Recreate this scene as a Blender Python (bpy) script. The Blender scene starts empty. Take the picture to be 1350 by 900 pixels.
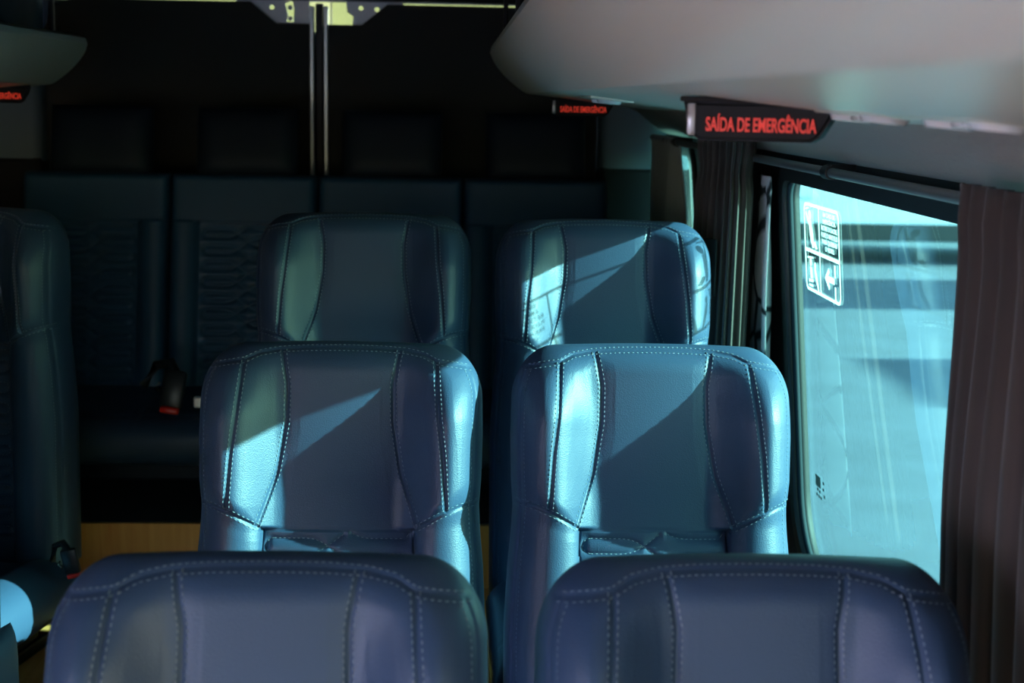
import bpy, bmesh, math, random
import numpy as np
from math import sin, cos, tan, pi, radians, sqrt
from mathutils import Vector, Matrix

random.seed(4)
rng = np.random.default_rng(4)
C = bpy.context.scene.collection
CX, CZ = 0.45, 1.60            # where the photographer stands: beside the aisle, eye height above the cabin floor


def RX(x): return x + CX
def RZ(z): return z + CZ


# ------------------------------------------------------------------ materials
def mat(name, base=(.5, .5, .5), rough=.5, metal=0., coat=0., spec=.5, bump=None, emit=None, estr=0., var=None, sheen=0.):
    m = bpy.data.materials.new(name)
    m.use_nodes = True
    nt = m.node_tree
    b = nt.nodes['Principled BSDF']
    b.inputs['Base Color'].default_value = (*base, 1)
    b.inputs['Roughness'].default_value = rough
    b.inputs['Metallic'].default_value = metal
    b.inputs['Specular IOR Level'].default_value = spec
    b.inputs['Coat Weight'].default_value = coat
    b.inputs['Coat Roughness'].default_value = .25
    if sheen:
        b.inputs['Sheen Weight'].default_value = sheen
    if emit:
        b.inputs['Emission Color'].default_value = (*emit, 1)
        b.inputs['Emission Strength'].default_value = estr
    tc = nt.nodes.new('ShaderNodeTexCoord')
    if bump:
        kind, scale, strength, dist = bump
        if kind == 'voronoi':
            t = nt.nodes.new('ShaderNodeTexVoronoi'); t.inputs['Scale'].default_value = scale
            out = t.outputs['Distance']
        else:
            t = nt.nodes.new('ShaderNodeTexNoise'); t.inputs['Scale'].default_value = scale
            t.inputs['Detail'].default_value = 3
            out = t.outputs[0]
        nt.links.new(tc.outputs['Object'], t.inputs['Vector'])
        bp = nt.nodes.new('ShaderNodeBump')
        bp.inputs['Strength'].default_value = strength
        bp.inputs['Distance'].default_value = dist
        nt.links.new(out, bp.inputs['Height'])
        nt.links.new(bp.outputs['Normal'], b.inputs['Normal'])
    if var:
        scale, amt = var[0], var[1]
        stretch = var[2] if len(var) > 2 else (1, 1, 1)
        mp = nt.nodes.new('ShaderNodeMapping'); mp.inputs['Scale'].default_value = stretch
        n = nt.nodes.new('ShaderNodeTexNoise'); n.inputs['Scale'].default_value = scale; n.inputs['Detail'].default_value = 5
        nt.links.new(tc.outputs['Object'], mp.inputs['Vector'])
        nt.links.new(mp.outputs['Vector'], n.inputs['Vector'])
        r = nt.nodes.new('ShaderNodeValToRGB')
        r.color_ramp.elements[0].position = .3; r.color_ramp.elements[1].position = .7
        r.color_ramp.elements[0].color = (*[c * (1 - amt) for c in base], 1)
        r.color_ramp.elements[1].color = (*[min(1, c * (1 + amt)) for c in base], 1)
        nt.links.new(n.outputs[0], r.inputs['Fac'])
        nt.links.new(r.outputs['Color'], b.inputs['Base Color'])
    return m


def glass_mat(name, tint, refl=1.0):
    m = bpy.data.materials.new(name); m.use_nodes = True
    nt = m.node_tree; nt.nodes.clear()
    o = nt.nodes.new('ShaderNodeOutputMaterial')
    tr = nt.nodes.new('ShaderNodeBsdfTransparent'); tr.inputs['Color'].default_value = (*[sqrt(c) for c in tint], 1)
    gl = nt.nodes.new('ShaderNodeBsdfGlossy'); gl.inputs['Roughness'].default_value = .01
    gl.inputs['Color'].default_value = (refl, refl, refl, 1)
    fr = nt.nodes.new('ShaderNodeFresnel'); fr.inputs['IOR'].default_value = 1.5
    mx = nt.nodes.new('ShaderNodeMixShader')
    geo = nt.nodes.new('ShaderNodeNewGeometry')
    inv_ = nt.nodes.new('ShaderNodeMath'); inv_.operation = 'SUBTRACT'; inv_.inputs[0].default_value = 1
    mu = nt.nodes.new('ShaderNodeMath'); mu.operation = 'MULTIPLY'
    nt.links.new(geo.outputs['Backfacing'], inv_.inputs[1]); nt.links.new(inv_.outputs[0], mu.inputs[0]); nt.links.new(fr.outputs[0], mu.inputs[1])
    nt.links.new(mu.outputs[0], mx.inputs[0]); nt.links.new(tr.outputs[0], mx.inputs[1]); nt.links.new(gl.outputs[0], mx.inputs[2])
    nt.links.new(mx.outputs[0], o.inputs['Surface'])
    return m


M = {}
M['leather'] = mat('navy_leather', (.031, .058, .116), .44, spec=.38, bump=('voronoi', 520, .22, .0012))
M['leather_smooth'] = mat('navy_leather_plain', (.031, .058, .116), .45, spec=.38, bump=('noise', 300, .15, .001))
M['bench'] = mat('bench_leather', (.035, .10, .20), .45, spec=.5, bump=('noise', 300, .15, .001))
M['headrest'] = mat('black_headrest_leather', (.016, .026, .042), .55, spec=.3, bump=('noise', 300, .15, .001))
M['thread'] = mat('pale_thread', (.20, .25, .31), .6)
M['shell'] = mat('dark_shell', (.015, .018, .025), .5)
M['steel_dark'] = mat('black_steel', (.02, .02, .022), .4, metal=.6)
M['chrome'] = mat('brushed_steel', (.6, .6, .62), .25, metal=1.)
M['plastic_bin'] = mat('light_grey_plastic', (.74, .78, .66), .34, coat=.25, bump=('noise', 500, .05, .001))
M['headliner'] = mat('grey_grained_vinyl', (.36, .33, .29), .6, bump=('voronoi', 160, .5, .003))
M['ceiling'] = mat('dark_headlining', (.012, .016, .022), .85, bump=('noise', 400, .2, .002))
M['wall'] = mat('dark_wall_lining', (.012, .014, .018), .65, bump=('noise', 250, .2, .002))
M['pillar'] = mat('blue_grey_pillar_trim', (.22, .33, .40), .55, bump=('noise', 500, .15, .001))
M['rubber'] = mat('black_rubber', (.010, .010, .012), .45)
M['gasket'] = mat('blue_grey_gasket', (.02, .03, .04), .8, spec=.15, bump=('noise', 200, .2, .001))
M['curtain'] = mat('charcoal_curtain_cloth', (.045, .031, .026), .85, bump=('noise', 900, .25, .0008), var=(60, .25, (1, 1, .05)), sheen=.2)
M['lining'] = None
M['velcro'] = mat('black_velcro', (.006, .006, .006), .9)
M['panel_dark'] = mat('door_carpet', (.09, .093, .085), .95, bump=('noise', 700, .4, .002))
M['door_strip'] = mat('door_edge_paint', (.80, .84, .84), .35, metal=.8)
M['door_metal'] = mat('door_inner_metal', (.85, .87, .90), .5, metal=.7)
M['wood'] = None
M['glass'] = glass_mat('teal_tinted_glass', (.22, .60, .53))
M['glass_clear'] = glass_mat('rear_clear_glass', (.8, .85, .7))
M['sticker'] = mat('white_film', (.85, .88, .88), .5)
_n = M['sticker'].node_tree; _t = _n.nodes.new('ShaderNodeBsdfTranslucent'); _t.inputs['Color'].default_value = (.78, .78, .78, 1)
_m = _n.nodes.new('ShaderNodeMixShader'); _m.inputs[0].default_value = .7
_n.links.new(_n.nodes['Principled BSDF'].outputs[0], _m.inputs[1]); _n.links.new(_t.outputs[0], _m.inputs[2])
_p = _n.nodes.new('ShaderNodeBsdfTransparent'); _q = _n.nodes.new('ShaderNodeMixShader'); _q.inputs[0].default_value = .45
_n.links.new(_m.outputs[0], _q.inputs[1]); _n.links.new(_p.outputs[0], _q.inputs[2])
_n.links.new(_q.outputs[0], _n.nodes['Material Output'].inputs['Surface'])
M['print'] = mat('dark_print', (.01, .03, .04), .5)
M['sign_body'] = mat('exit_sign_housing', (.010, .009, .008), .6, spec=.25)
M['sign_cap'] = mat('exit_sign_cap', (.40, .37, .34), .25, metal=.4)
M['sign_red'] = mat('lit_red_lettering', (.5, .02, .01), .4, emit=(1., .055, .02), estr=.16)
M['lamp_lens'] = mat('lamp_lens', (.70, .74, .74), .12, coat=1.)
M['buckle'] = mat('buckle_black_plastic', (.012, .016, .024), .35)
M['red'] = mat('red_button', (.75, .02, .012), .35)
M['white_paint'] = mat('white_vehicle_paint', (.72, .78, .90), .3, coat=.6)
M['black_trim'] = mat('vehicle_black_trim', (.02, .025, .03), .5)
M['vehicle_glass'] = mat('vehicle_dark_glass', (.01, .015, .02), .08)
M['asphalt'] = mat('pale_asphalt', (.135, .155, .20), .9, bump=('noise', 60, .3, .01), var=(2.2, .12))
M['yellow_wall'] = mat('pale_yellow_render', (.15, .165, .06), .85, var=(1.2, .08))
M['concrete'] = mat('grey_paint', (.5, .5, .5), .7)


def wood_material():
    m = mat('brown_laminate', (.30, .16, .06), .45)
    nt = m.node_tree; b = nt.nodes['Principled BSDF']
    tc = nt.nodes.new('ShaderNodeTexCoord'); mp = nt.nodes.new('ShaderNodeMapping')
    mp.inputs['Scale'].default_value = (22, 1.6, 1.6)
    n = nt.nodes.new('ShaderNodeTexNoise'); n.inputs['Scale'].default_value = 2.2; n.inputs['Detail'].default_value = 8
    n.inputs['Distortion'].default_value = .6
    r = nt.nodes.new('ShaderNodeValToRGB')
    r.color_ramp.elements[0].position = .3; r.color_ramp.elements[0].color = (.80, .31, .085, 1)
    r.color_ramp.elements[1].position = .7; r.color_ramp.elements[1].color = (.92, .44, .14, 1)
    nt.links.new(tc.outputs['Object'], mp.inputs[0]); nt.links.new(mp.outputs[0], n.inputs[0])
    nt.links.new(n.outputs[0], r.inputs[0]); nt.links.new(r.outputs[0], b.inputs['Base Color'])
    return m


def lining_material():
    m = mat('pale_printed_lining', (.5, .5, .5), .85)
    nt = m.node_tree; b = nt.nodes['Principled BSDF']
    tc = nt.nodes.new('ShaderNodeTexCoord'); v = nt.nodes.new('ShaderNodeTexVoronoi')
    v.feature = 'DISTANCE_TO_EDGE'; v.inputs['Scale'].default_value = 6
    r = nt.nodes.new('ShaderNodeValToRGB')
    r.color_ramp.elements[0].position = .02; r.color_ramp.elements[0].color = (.02, .03, .035, 1)
    r.color_ramp.elements[1].position = .05; r.color_ramp.elements[1].color = (.78, .82, .83, 1)
    nt.links.new(tc.outputs['Object'], v.inputs['Vector']); nt.links.new(v.outputs['Distance'], r.inputs[0])
    nt.links.new(r.outputs[0], b.inputs['Base Color'])
    return m


M['wood'] = wood_material()
M['lining'] = lining_material()


# ------------------------------------------------------------------ mesh helpers
def link(name, me, material, parent=None, smooth=False):
    me.name = name
    if material is not None and not me.materials:
        me.materials.append(material)
    o = bpy.data.objects.new(name, me); C.objects.link(o)
    if smooth:
        me.polygons.foreach_set('use_smooth', [True] * len(me.polygons))
    if parent is not None:
        o.parent = parent
    return o


def tag(o, label, cat=None, group=None, kind=None):
    if label: o['label'] = label
    if cat: o['category'] = cat
    if group: o['group'] = group
    if kind: o['kind'] = kind
    return o


def structure(o):
    o['kind'] = 'structure'
    return o


def empty(name, loc, rz=0):
    o = bpy.data.objects.new(name, None); C.objects.link(o)
    o.location = loc; o.rotation_euler = (0, 0, rz); o.empty_display_size = .05
    return o


def pymesh(verts, faces):
    me = bpy.data.meshes.new('m'); me.from_pydata([tuple(map(float, v)) for v in verts], [], faces); me.update()
    return me


class MB:
    """collects shapes into one mesh"""
    def __init__(s): s.bm = bmesh.new()

    def box(s, c, size, rot=None, bevel=0., seg=2):
        r = bmesh.ops.create_cube(s.bm, size=1.)
        vs = r['verts']
        bmesh.ops.scale(s.bm, vec=size, verts=vs)
        if bevel:
            es = list({e for v in vs for e in v.link_edges})
            rb = bmesh.ops.bevel(s.bm, geom=es, offset=bevel, segments=seg, affect='EDGES', profile=.5)
            vs = list({v for f in rb['faces'] for v in f.verts} | {v for v in vs if v.is_valid})
        if rot is not None: bmesh.ops.rotate(s.bm, cent=(0, 0, 0), matrix=rot, verts=vs)
        bmesh.ops.translate(s.bm, vec=c, verts=vs)
        return s

    def cyl(s, a, b, r, n=16, r2=None):
        a, b = Vector(a), Vector(b); d = b - a
        res = bmesh.ops.create_cone(s.bm, cap_ends=True, segments=n, radius1=r, radius2=r if r2 is None else r2, depth=d.length)
        q = Vector((0, 0, 1)).rotation_difference(d.normalized()).to_matrix()
        bmesh.ops.rotate(s.bm, cent=(0, 0, 0), matrix=q, verts=res['verts'])
        bmesh.ops.translate(s.bm, vec=(a + b) / 2, verts=res['verts'])
        return s

    def tube(s, pts, r, n=8):
        pts = [Vector(p) for p in pts]; rings = []
        for i, p in enumerate(pts):
            t = (pts[min(i + 1, len(pts) - 1)] - pts[max(i - 1, 0)]).normalized()
            up = Vector((0, 0, 1)) if abs(t.z) < .9 else Vector((1, 0, 0))
            a = t.cross(up).normalized(); b = t.cross(a)
            rings.append([s.bm.verts.new(p + r * (cos(2 * pi * k / n) * a + sin(2 * pi * k / n) * b)) for k in range(n)])
        for A, B in zip(rings, rings[1:]):
            for k in range(n): s.bm.faces.new((A[k], A[(k + 1) % n], B[(k + 1) % n], B[k]))
        s.bm.faces.new(rings[0]); s.bm.faces.new(list(reversed(rings[-1])))
        return s

    def prism(s, poly, a, b, f):
        """polygon poly of (p, q), extruded between values a and b; f(p, q, t) -> point"""
        A = [s.bm.verts.new(f(p, q, a)) for p, q in poly]; B = [s.bm.verts.new(f(p, q, b)) for p, q in poly]
        n = len(poly)
        s.bm.faces.new(A); s.bm.faces.new(list(reversed(B)))
        for k in range(n): s.bm.faces.new((A[k], B[k], B[(k + 1) % n], A[(k + 1) % n]))
        return s

    def build(s, name, material, parent=None, smooth=False, angle=None):
        bmesh.ops.recalc_face_normals(s.bm, faces=s.bm.faces)
        me = bpy.data.meshes.new(name); s.bm.to_mesh(me); s.bm.free()
        o = link(name, me, material, parent, smooth or angle is not None)
        if angle is not None:
            me.set_sharp_from_angle(angle=radians(angle))
        return o


def grid_faces(nr, nc, off=0, flip=False):
    F = []
    for i in range(nr - 1):
        for j in range(nc - 1):
            a = off + i * nc + j
            q = (a, a + 1, a + nc + 1, a + nc)
            F.append(q[::-1] if flip else q)
    return F


def text_mesh(s, size, align='CENTER', extrude=.0006, sx=1.):
    cu = bpy.data.curves.new('t', 'FONT'); cu.body = s; cu.size = size; cu.align_x = align; cu.align_y = 'CENTER'
    cu.extrude = extrude; cu.offset = size * .018
    o = bpy.data.objects.new('t', cu); C.objects.link(o)
    bpy.context.view_layer.update()
    me = bpy.data.meshes.new_from_object(o.evaluated_get(bpy.context.evaluated_depsgraph_get()))
    bpy.data.objects.remove(o); bpy.data.curves.remove(cu)
    me.transform(Matrix.Diagonal((sx, 1, 1, 1)))
    me.materials.clear()
    return me


def holed_plate(outer, holes, thick, fmap, name, material, parent=None):
    """flat plate in (p, q) with holes, thickness +-thick/2, then mapped by fmap(p, q, t)"""
    cu = bpy.data.curves.new('c', 'CURVE'); cu.dimensions = '2D'; cu.fill_mode = 'BOTH'; cu.extrude = thick / 2
    for poly in [outer] + holes:
        sp = cu.splines.new('POLY'); sp.points.add(len(poly) - 1); sp.use_cyclic_u = True
        for k, (p, q) in enumerate(poly): sp.points[k].co = (p, q, 0, 1)
    o = bpy.data.objects.new('c', cu); C.objects.link(o)
    bpy.context.view_layer.update()
    me = bpy.data.meshes.new_from_object(o.evaluated_get(bpy.context.evaluated_depsgraph_get()))
    bpy.data.objects.remove(o); bpy.data.curves.remove(cu)
    me.materials.clear()
    for v in me.vertices: v.co = fmap(v.co.x, v.co.y, v.co.z)
    bm = bmesh.new(); bm.from_mesh(me); bmesh.ops.remove_doubles(bm, verts=bm.verts, dist=1e-5)
    bmesh.ops.recalc_face_normals(bm, faces=bm.faces); bm.to_mesh(me); bm.free()
    return link(name, me, material, parent)


def rrect(p0, q0, p1, q1, r, n=8):
    if not isinstance(r, (tuple, list)): r = (r,) * 4      # corners: (p0,q0) (p1,q0) (p1,q1) (p0,q1)
    out = []
    for (cp, cq, a0, rr) in ((p0 + r[0], q0 + r[0], pi, r[0]), (p1 - r[1], q0 + r[1], 1.5 * pi, r[1]),
                             (p1 - r[2], q1 - r[2], 0, r[2]), (p0 + r[3], q1 - r[3], .5 * pi, r[3])):
        for k in range(n + 1):
            a = a0 + .5 * pi * k / n
            out.append((cp + rr * cos(a), cq + rr * sin(a)))
    return out


def sstep(a, b, x):
    t = np.clip((x - a) / (b - a), 0, 1)
    return t * t * (3 - 2 * t)


# ------------------------------------------------------------------ passenger seats
H = .80
INN = (np.array([0, .018, .07, .13, .21, .292, .9]), np.array([.094, .092, .083, .084, .097, .124, .124]))
OUT = (np.array([0, .028, .12, .18, .26, .9]), np.array([.150, .150, .156, .163, .168, .170]))
TOP = (np.array([0, .06, .10, .13, .150, .20, .30]), np.array([.012, .0125, .0145, .020, .031, .036, .038]))
LOW = (np.array([0, .118, .126, .16, .19, .222, .3]), np.array([.297, .297, .292, .272, .260, .252, .25]))
QP, QA, QX, QW = .047, .0118, .0155, .100


def halfw(h):
    w = np.interp(h, [0, .08, .15, .22, .262, .30, .36, .46, .80], [.222, .225, .2262, .2245, .2215, .2235, .229, .234, .232])
    rx, rz = .066, .085
    c = np.clip((rz - h) / rz, 0, 1)
    return w - rx + rx * np.sqrt(np.clip(1 - c * c, 0, 1))


def qwave(x):
    return np.interp(x, [-1, -QX - .035, -QX - .022, -QX - .010, -QX, QX, QX + .010, QX + .022, QX + .035, 1],
                     [-QA, -QA, -QA * .88, -QA * .5, 0, QP / 2, QP / 2 + QA * .5, QP / 2 + QA * .88, QP / 2 + QA, QP / 2 + QA])


def quilt_lines(h0, h1, w=QW):
    L = []
    n = int((h1 - h0) / QP) + 2
    xs = np.linspace(-w, w, 60)
    for k in range(-1, n):
        zc = h0 + .024 + k * QP
        L.append(np.stack([xs, zc + qwave(xs)], 1))
        L.append(np.stack([xs, zc - qwave(xs)], 1))
    out = []
    for l in L:
        out.append(l)
    for k in range(-1, n):          # rounded lobe ends
        zc = h0 + .024 + k * QP
        a = np.linspace(pi / 2, 3 * pi / 2, 14)
        out.append(np.stack([-w + QA * np.cos(a), zc + QA * np.sin(a)], 1))
        a = np.linspace(-pi / 2, pi / 2, 14)
        out.append(np.stack([w + QA * np.cos(a), zc + QP / 2 + QA * np.sin(a)], 1))
    res = []
    for l in out:
        l = l[(l[:, 1] > h0 + .004) & (l[:, 1] < h1 - .004)]
        if len(l) > 3: res.append(l)
    return res


def seg_dist(x, h, lines, reach=.02):
    """distance of every grid point to a set of polylines"""
    d = np.full(x.shape, 1.)
    for l in lines:
        for a, b in zip(l[:-1], l[1:]):
            lo = np.minimum(a, b) - reach; hi = np.maximum(a, b) + reach
            m = (x > lo[0]) & (x < hi[0]) & (h > lo[1]) & (h < hi[1])
            if not m.any(): continue
            px, ph = x[m], h[m]
            v = b - a; L2 = v @ v + 1e-12
            t = np.clip(((px - a[0]) * v[0] + (ph - a[1]) * v[1]) / L2, 0, 1)
            d[m] = np.minimum(d[m], np.hypot(px - a[0] - t * v[0], ph - a[1] - t * v[1]))
    return d


def resample(l, step):
    l = np.asarray(l); s = np.r_[0, np.cumsum(np.hypot(*np.diff(l, axis=0).T))]
    n = max(2, int(s[-1] / step))
    q = np.linspace(0, s[-1], n)
    return np.stack([np.interp(q, s, l[:, 0]), np.interp(q, s, l[:, 1])], 1)


def both(l):
    l = np.asarray(l, float)
    return [l, l * np.array([-1, 1])]


def seat_seams():
    S = []
    xs = np.linspace(-.206, .206, 60)
    S.append(np.stack([xs, np.interp(abs(xs), *TOP)], 1))
    hs = np.linspace(.0145, .292, 40)
    S += both(np.stack([np.interp(hs, *INN), hs], 1))
    hs = np.linspace(.031, .266, 30)
    S += both(np.stack([np.interp(hs, *OUT), hs], 1))
    xs = np.linspace(.124, .222, 20)
    S += both(np.stack([xs, np.interp(xs, *LOW)], 1))
    hs = np.linspace(.040, .76, 80)
    S += both(np.stack([halfw(hs) - .0125, hs], 1))
    return S


SEAMS = seat_seams()
QUILT = quilt_lines(.300, .76)


def front_raw(x, h):
    W = halfw(h); s = np.clip(np.abs(x) / W, 0, 1)
    E = np.sqrt(np.clip(1 - s ** 7, 0, 1))
    ax = np.abs(x)
    wing = .074 * sstep(-.02, .13, h)
    head = .052 + wing * sstep(.36, .80, s) + .006 * (1 - np.clip(ax / .1, 0, 1) ** 2)
    bol = .056 + .046 * np.sqrt(np.clip(1 - ((ax - .176) / .060) ** 2, 0, 1))
    ins = .050 + .016 * sstep(.30, .38, h) + .006 * (1 - np.clip(ax / .118, 0, 1) ** 4)
    low = np.where(ax < .119, ins, np.maximum(bol, ins))
    hs = np.interp(ax, *LOW)
    wd = np.interp(ax, [0, .119, .14, .2], [.004, .004, .02, .035])
    m = sstep(-1, 1, (h - hs) / wd)
    d = head * (1 - m) + low * m
    return d, E


def front(x, h):
    d, E = front_raw(x, h)
    rt = .052
    g = np.sqrt(np.clip(1 - np.clip((rt - h) / rt, 0, 1) ** 2, 0, 1))
    return d * E, g


def seat_mesh_parts():
    nx, nz = 251, 0
    tau = np.linspace(-1, 1, nx)
    u = .62 * tau + .38 * np.sin(pi / 2 * tau)
    hh = np.r_[.052 * (1 - np.cos(np.linspace(0, pi / 2, 26)))[:-1], np.linspace(.052, H, 360)]
    nz = len(hh)
    U, Hh = np.meshgrid(u, hh)
    X = U * halfw(Hh)
    d, g = front(X, Hh)
    groove = seg_dist(X, Hh, SEAMS)
    puff = np.minimum(groove, .03)
    edge_fade = np.clip((1 - np.abs(U)) / .03, 0, 1)
    d = d + edge_fade * (-.0034 * np.exp(-(groove / .0024) ** 2) + .0035 * (1 - np.exp(-puff / .012)))
    ins = (np.abs(X) < .117) & (Hh > .300)
    q = seg_dist(X, Hh, QUILT)
    d = np.where(ins, d + .0052 * (1 - np.exp(-np.minimum(q, .02) / .005)) - .002, d)
    Y = -d * g
    crown = .006 * (np.abs(X) / .2) ** 2 * np.clip(1 - Hh / .2, 0, 1)
    Z = H - Hh - crown
    P = np.stack([X, Y, Z], -1)
    # vertex normals of the whole surface
    du = np.gradient(P, axis=1); dv = np.gradient(P, axis=0)
    N = np.cross(du, -dv); N /= (np.linalg.norm(N, axis=-1, keepdims=True) + 1e-9)
    N[N[..., 1] > .98] *= 1
    xc = .25 * (X[:-1, :-1] + X[1:, :-1] + X[:-1, 1:] + X[1:, 1:]); hc = .25 * (Hh[:-1, :-1] + Hh[1:, :-1] + Hh[:-1, 1:] + Hh[1:, 1:])
    ax = np.abs(xc)
    reg = np.zeros(xc.shape, int)                                    # 0 centre panel
    reg[(ax > np.interp(hc, *INN))] = 1                              # strip
    reg[(ax > np.interp(hc, *OUT))] = 2                              # wing
    reg[(hc > np.interp(ax, *LOW)) & (ax >= .118)] = 3               # bolster
    reg[(hc > .2985) & (ax < .118)] = 4                              # insert
    reg[hc < np.interp(ax, *TOP)] = 5                                # cap
    parts = {}
    def sub(mask):
        fi = np.argwhere(mask)
        idx = {}; V = []; NN = []; F = []
        for i, j in fi:
            q = []
            for (a, b) in ((i, j), (i + 1, j), (i + 1, j + 1), (i, j + 1)):
                k = (a, b)
                if k not in idx:
                    idx[k] = len(V); V.append(P[a, b]); NN.append(N[a, b])
                q.append(idx[k])
            F.append(tuple(q))
        me = pymesh(V, F)
        me.polygons.foreach_set('use_smooth', [True] * len(me.polygons))
        me.normals_split_custom_set_from_vertices([tuple(n) for n in NN])
        return me
    parts['centre_panel'] = sub(reg == 0)
    for s, side in ((-1, 'l'), (1, 'r')):
        sg = np.sign(xc) == s
        parts['strip_' + side] = sub((reg == 1) & sg)
        parts['wing_' + side] = sub((reg == 2) & sg)
        parts['bolster_' + side] = sub((reg == 3) & sg)
    parts['insert'] = sub(reg == 4)
    parts['cap'] = sub(reg == 5)
    # rear shell
    nb = 41
    ub = np.sin(np.linspace(-pi / 2, pi / 2, nb)); hb = np.r_[.052 * (1 - np.cos(np.linspace(0, pi / 2, 10)))[:-1], np.linspace(.052, H, 40)]
    UB, HB = np.meshgrid(ub, hb)
    XB = UB * halfw(HB)
    gb = np.sqrt(np.clip(1 - np.clip((.052 - HB) / .052, 0, 1) ** 2, 0, 1))
    YB = (.055 + .02 * sstep(.1, .5, HB)) * np.sqrt(np.clip(1 - np.abs(UB) ** 5, 0, 1)) * gb
    ZB = H - HB - .006 * (np.abs(XB) / .2) ** 2 * np.clip(1 - HB / .2, 0, 1)
    V = np.stack([XB, YB, ZB], -1).reshape(-1, 3)
    F = grid_faces(len(hb), nb)
    # close the underside
    me = pymesh(V, F); me.polygons.foreach_set('use_smooth', [True] * len(me.polygons))
    parts['shell'] = me
    # stitches
    V, F = [], []
    def stitch(line, off, pitch=.0072, ln=.0046, w=.0011, quilt=False):
        l = resample(line, .0036)
        t = np.gradient(l, axis=0); t /= np.linalg.norm(t, axis=1, keepdims=True) + 1e-9
        nrm = np.stack([-t[:, 1], t[:, 0]], 1)
        l = l + nrm * off
        for a, b in zip(l[:-1:2], l[1::2]):
            pts = np.array([a, b])
            if (np.abs(pts[:, 0]) > halfw(pts[:, 1]) - .003).any() or (pts[:, 1] < .006).any(): continue
            dd, g = front(pts[:, 0], pts[:, 1])
            gd = seg_dist(pts[:, 0], pts[:, 1], SEAMS) if not quilt else np.array([.5, .5])
            dd = dd - .0034 * np.exp(-(gd / .0024) ** 2) + .0035 * (1 - np.exp(-np.minimum(gd, .03) / .012))
            if quilt: dd = dd - .0015
            y = -dd * g
            z = H - pts[:, 1] - .006 * (np.abs(pts[:, 0]) / .2) ** 2 * np.clip(1 - pts[:, 1] / .2, 0, 1)
            A = np.array([pts[0, 0], y[0], z[0]]); B = np.array([pts[1, 0], y[1], z[1]])
            T = B - A; T /= np.linalg.norm(T) + 1e-9
            S = np.cross(T, [0, -1, 0]); S /= np.linalg.norm(S) + 1e-9
            Nn = np.cross(S, T)
            if Nn[1] > 0: Nn = -Nn
            k = len(V); hw = w / 2; up = .0010
            m_ = (A + B) / 2
            for q, lift in ((A, 0.), (m_, up), (B, 0.)):
                V.extend([q + S * hw + Nn * (lift - .0004), q + S * hw * .3 + Nn * (lift + .0005), q - S * hw * .3 + Nn * (lift + .0005), q - S * hw + Nn * (lift - .0004)])
            for r in (0, 4):
                for c in range(3):
                    F.append((k + r + c, k + r + c + 1, k + r + c + 5, k + r + c + 4))
    for i, l in enumerate(SEAMS):
        if i >= len(SEAMS) - 2:
            stitch(l, 0.0055 if i == len(SEAMS) - 2 else -.0055)
        else:
            stitch(l, .0048); stitch(l, -.0048)
    for l in QUILT:
        if np.abs(l[:, 0]).max() < QW + QA + .001: stitch(l, 0., quilt=True)
    parts['stitching'] = pymesh(V, F)
    return parts


def pad_grid(w, dep, t, nu=48, nv=48, p=6, q=6, topfn=None):
    """a cushion: top and bottom grids that meet at the rim"""
    tau = np.linspace(-1, 1, nu); u = .5 * tau + .5 * np.sin(pi / 2 * tau)
    tav = np.linspace(-1, 1, nv); v = .5 * tav + .5 * np.sin(pi / 2 * tav)
    U, V = np.meshgrid(u, v)
    Xg, Yg = U * w / 2, V * dep / 2
    E = np.sqrt(np.clip(1 - np.abs(U) ** p, 0, 1)) * np.sqrt(np.clip(1 - np.abs(V) ** q, 0, 1))
    Zt = t / 2 * E
    if topfn is not None: Zt = Zt + topfn(Xg, Yg) * E
    Zb = -t / 2 * E
    A = np.stack([Xg, Yg, Zt], -1).reshape(-1, 3); B = np.stack([Xg, Yg, Zb], -1).reshape(-1, 3)
    me = pymesh(np.r_[A, B], grid_faces(nv, nu) + grid_faces(nv, nu, nu * nv, True))
    bm = bmesh.new(); bm.from_mesh(me); bmesh.ops.remove_doubles(bm, verts=bm.verts, dist=1e-5)
    bmesh.ops.recalc_face_normals(bm, faces=bm.faces); bm.to_mesh(me); bm.free()
    me.polygons.foreach_set('use_smooth', [True] * len(me.polygons))
    return me


def cushion_top(X, Y):
    b = .022 * sstep(.115, .165, np.abs(X))
    gr = np.exp(-((np.abs(X) - .125) / .004) ** 2) * -.005 + np.exp(-((Y + .13) / .004) ** 2) * -.005
    return b + gr


def make_seat():
    root = empty('passenger_seat', (0, 0, 0))
    pr = seat_mesh_parts()
    back = link('backrest', pr['centre_panel'], M['leather'], root)
    link('top_cap', pr['cap'], M['leather'], back)
    for s in 'lr':
        link('inner_strip', pr['strip_' + s], M['leather'], back)
        link('wing_panel', pr['wing_' + s], M['leather'], back)
        link('side_bolster', pr['bolster_' + s], M['leather'], back)
    link('quilted_insert', pr['insert'], M['leather'], back)
    link('back_shell', pr['shell'], M['leather_smooth'], back)
    tag(link('stitching', pr['stitching'], M['thread'], back), 'pale double stitching')
    cu = link('seat_cushion', pad_grid(.48, .47, .13, 60, 60, topfn=cushion_top), M['leather'], root)
    cu.location = (0, -.29, .02)
    b = MB()
    for sx in (-1, 1):
        b.box((sx * .16, -.27, -.10), (.05, .34, .16), bevel=.008)
    b.box((0, -.27, -.055), (.36, .36, .03), bevel=.006)
    b.build('seat_frame', M['steel_dark'], root)
    for sx in (-1, 1):
        l = MB()
        l.box((sx * .16, -.27, -.165), (.07, .40, .03), bevel=.006)
        l.build('floor_rail', M['steel_dark'], root)
    return root


def dup(root):
    r = root.copy(); C.objects.link(r)
    for ch in list(root.children):
        c = ch.copy(); C.objects.link(c); c.parent = r
        for gch in list(ch.children):
            d = gch.copy(); C.objects.link(d); d.parent = c
    return r


seat_proto = make_seat()
seat_used = [False]


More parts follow.
